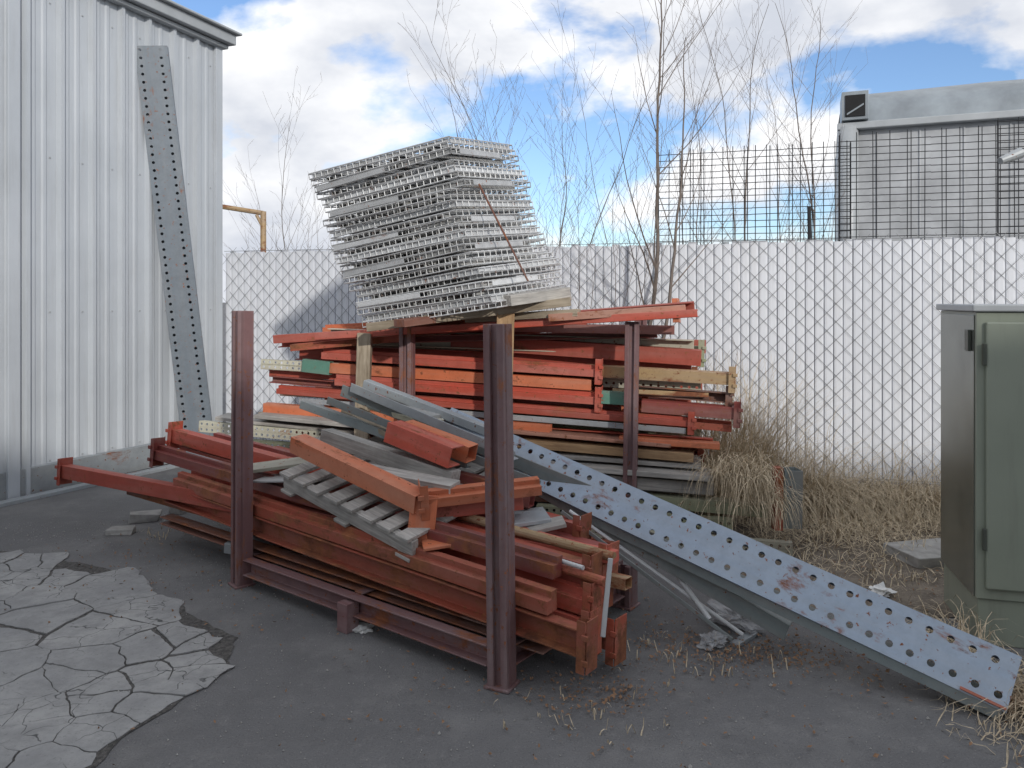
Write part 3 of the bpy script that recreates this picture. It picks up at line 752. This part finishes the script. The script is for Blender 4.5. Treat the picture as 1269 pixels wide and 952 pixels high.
for _ in range(2800):
    c=random.choice([(1.05,3.45,.22,.10),(1.05,3.45,.22,.10),(1.5,3.9,.4,.25),(2.0,4.6,.5,.4),(.35,3.1,.14,.08),(-2.1,4.9,.4,.25),(2.6,5.2,.6,.5),(.7,3.6,.3,.2),(.0,3.6,.5,.3),(1.6,3.4,.3,.15),(.6,3.0,.9,.4),(-1.4,4.2,.5,.3)])
    x=random.gauss(c[0],c[2]);y=random.gauss(c[1],c[3]); r=random.uniform(.004,.013); a=random.uniform(0,6.28); z=.008
    q=[V((x+math.cos(a+k*1.57)*r*(1 if k%2 else .5),y+math.sin(a+k*1.57)*r*(1 if k%2 else .5),z+random.uniform(0,.012))) for k in range(4)]
    mb.add(q,[(0,1,2,3)])
mb.obj('leaf_litter',[M['leaf']])
def rock(name,c,r,mat,seed,flat=1.0,jag=.35,sub=2):
    import bmesh
    bm=bmesh.new(); bmesh.ops.create_icosphere(bm,subdivisions=sub,radius=1)
    for v in bm.verts:
        k=1+jag*mnoise.noise(v.co*1.7+V((seed,0,0)))+jag*.5*mnoise.noise(v.co*4+V((seed,3,0)))
        v.co=V((v.co.x*r*k,v.co.y*r*k*.8,max(-.3,v.co.z)*r*k*flat))
    me=bpy.data.meshes.new(name); bm.to_mesh(me); bm.free(); me.materials.append(M[mat])
    o=bpy.data.objects.new(name,me); o.location=(c[0],c[1],c[2]); o.rotation_euler[2]=seed; S.collection.objects.link(o); return o
def chunk(c,s_,rz,mat='concrete',name='concrete_block'):
    mb=MB(); random.seed(int(abs(rz)*100)); mb.bx(-s_[0]/2,s_[0]/2,-s_[1]/2,s_[1]/2,0,s_[2])
    mb.v=[(x+random.uniform(-.012,.012),y+random.uniform(-.012,.012),z+(random.uniform(-.01,.01) if z>0 else 0)) for x,y,z in mb.v]
    mb.obj(name,[M[mat]],Matrix.Translation(c)@Matrix.Rotation(rz,4,'Z'),bevel=.006)
chunk((-2.66,5.55,0),(.20,.10,.06),.3); chunk((-2.68,5.25,0),(.17,.09,.045),.1); chunk((-2.5,5.8,0),(.15,.1,.06),1.2)
chunk((2.62,4.75,0),(.5,.32,.07),.2)
mb=MB(); random.seed(15)
for _ in range(2200):
    c=random.choice([(-2.8,5.3,.4,.25),(-1.9,4.35,.35,.3),(-.5,3.2,1.2,.6),(1.2,3.5,.5,.3),(-3.3,5.3,.4,.2),(-1.1,3.2,.4,.5),(2.0,4.3,.6,.4),(.8,2.8,.8,.4)])
    x=random.gauss(c[0],c[2]);y=random.gauss(c[1],c[3]); r=random.uniform(.0015,.005)
    if random.random()<.04:r*=2.2
    vs=[V((x,y,0))+V((math.cos(k*1.256)*r*random.uniform(.6,1.1),math.sin(k*1.256)*r*random.uniform(.6,1.1),.002)) for k in range(5)]+[V((x,y,r*1.0+.003))]
    mb.add(vs,[(k,(k+1)%5,5) for k in range(5)])
mb.obj('gravel',[M['concrete']])
rock('plastic_bag',(1.10,3.80,.03),.12,'film',2.2,.45,.9,4); rock('plastic_bag',(.93,3.55,.02),.06,'film',4.1,.5,.9,4)
rock('crumpled_paper',(-.72,3.72,.008),.05,'white',1.2,.25,.9,3); rock('crumpled_paper',(2.0,4.15,.02),.06,'white',3.2,.5,.9,3)

# ------------------------------------------------------------------ warehouse behind the viewer
wh=empty('warehouse',(0,-6,0))
def wch(mb,name,mats):
    o=mb.obj(name,mats); o.parent=wh; o.matrix_parent_inverse=Matrix.Translation((0,6,0))
mb=MB(); mb.bx(-26,26,-20,-6,0,5.35); wch(mb,'walls',[M['brick']])
mb=MB(); mb.bx(-26.1,26.1,-20.1,-5.9,5.352,5.5); wch(mb,'parapet',[M['trim']])
mb=MB()
for x in range(-22,23,8): mb.bx(x-1.6,x+1.6,-6.03,-5.99,.0,3.6)
wch(mb,'dock_doors',[M['trim']])

# ------------------------------------------------------------------ world, sun, camera
w=bpy.data.worlds.new('World'); S.world=w; w.use_nodes=True; t=w.node_tree; bg=t.nodes['Background']
az=V((.38,-.92,0)).normalized(); el=math.radians(21.5)
sky=N(t,'ShaderNodeTexSky',sky_type='NISHITA'); sky.sun_disc=False; sky.sun_elevation=el; sky.sun_rotation=math.atan2(az.x,az.y); sky.ozone_density=2.0; sky.air_density=1.0; sky.dust_density=.6
tc=N(t,'ShaderNodeTexCoord')
def cl(off,det=8,sc=3.1):
    mp=N(t,'ShaderNodeMapping'); mp.inputs['Location'].default_value=off; mp.inputs['Scale'].default_value=(1,1,1.9)
    t.links.new(tc.outputs['Generated'],mp.inputs[0]); return noise(t,mp.outputs[0],sc,det,.54,.1)
o1=V((2.3,.4,.75)); n1=cl(o1); n2=cl(o1+V((0,0,.10)),6)
mask=ramp(t,n1,.395,.475)
shade=ramp(t,n2,.40,.62,(7.6,7.6,7.65,1),(4.5,4.75,5.3,1))
skyc=mix(t,1,sky.outputs[0],(.92,1.0,1.15),'MULTIPLY')
c=mix(t,mask,skyc,shade)
t.links.new(c,bg.inputs[0]); bg.inputs[1].default_value=.15
sd=bpy.data.lights.new('sun','SUN'); sd.energy=2.1; sd.angle=math.radians(1.5); sd.color=(1,.96,.90)
so=bpy.data.objects.new('sun',sd); S.collection.objects.link(so)
ldir=V((az.x*math.cos(el),az.y*math.cos(el),math.sin(el))); so.rotation_euler=ldir.to_track_quat('Z','Y').to_euler(); so.location=ldir*30
cam=bpy.data.cameras.new('camera'); co=bpy.data.objects.new('camera',cam); S.collection.objects.link(co)
co.location=(0,0,1.6); co.rotation_euler=(math.radians(90),0,0); cam.lens=26.95; cam.sensor_width=36; cam.shift_y=-104/1269; cam.clip_end=2000; cam.clip_start=.05
S.camera=co
S.view_settings.view_transform='Standard'; S.view_settings.look='None'; S.view_settings.exposure=0
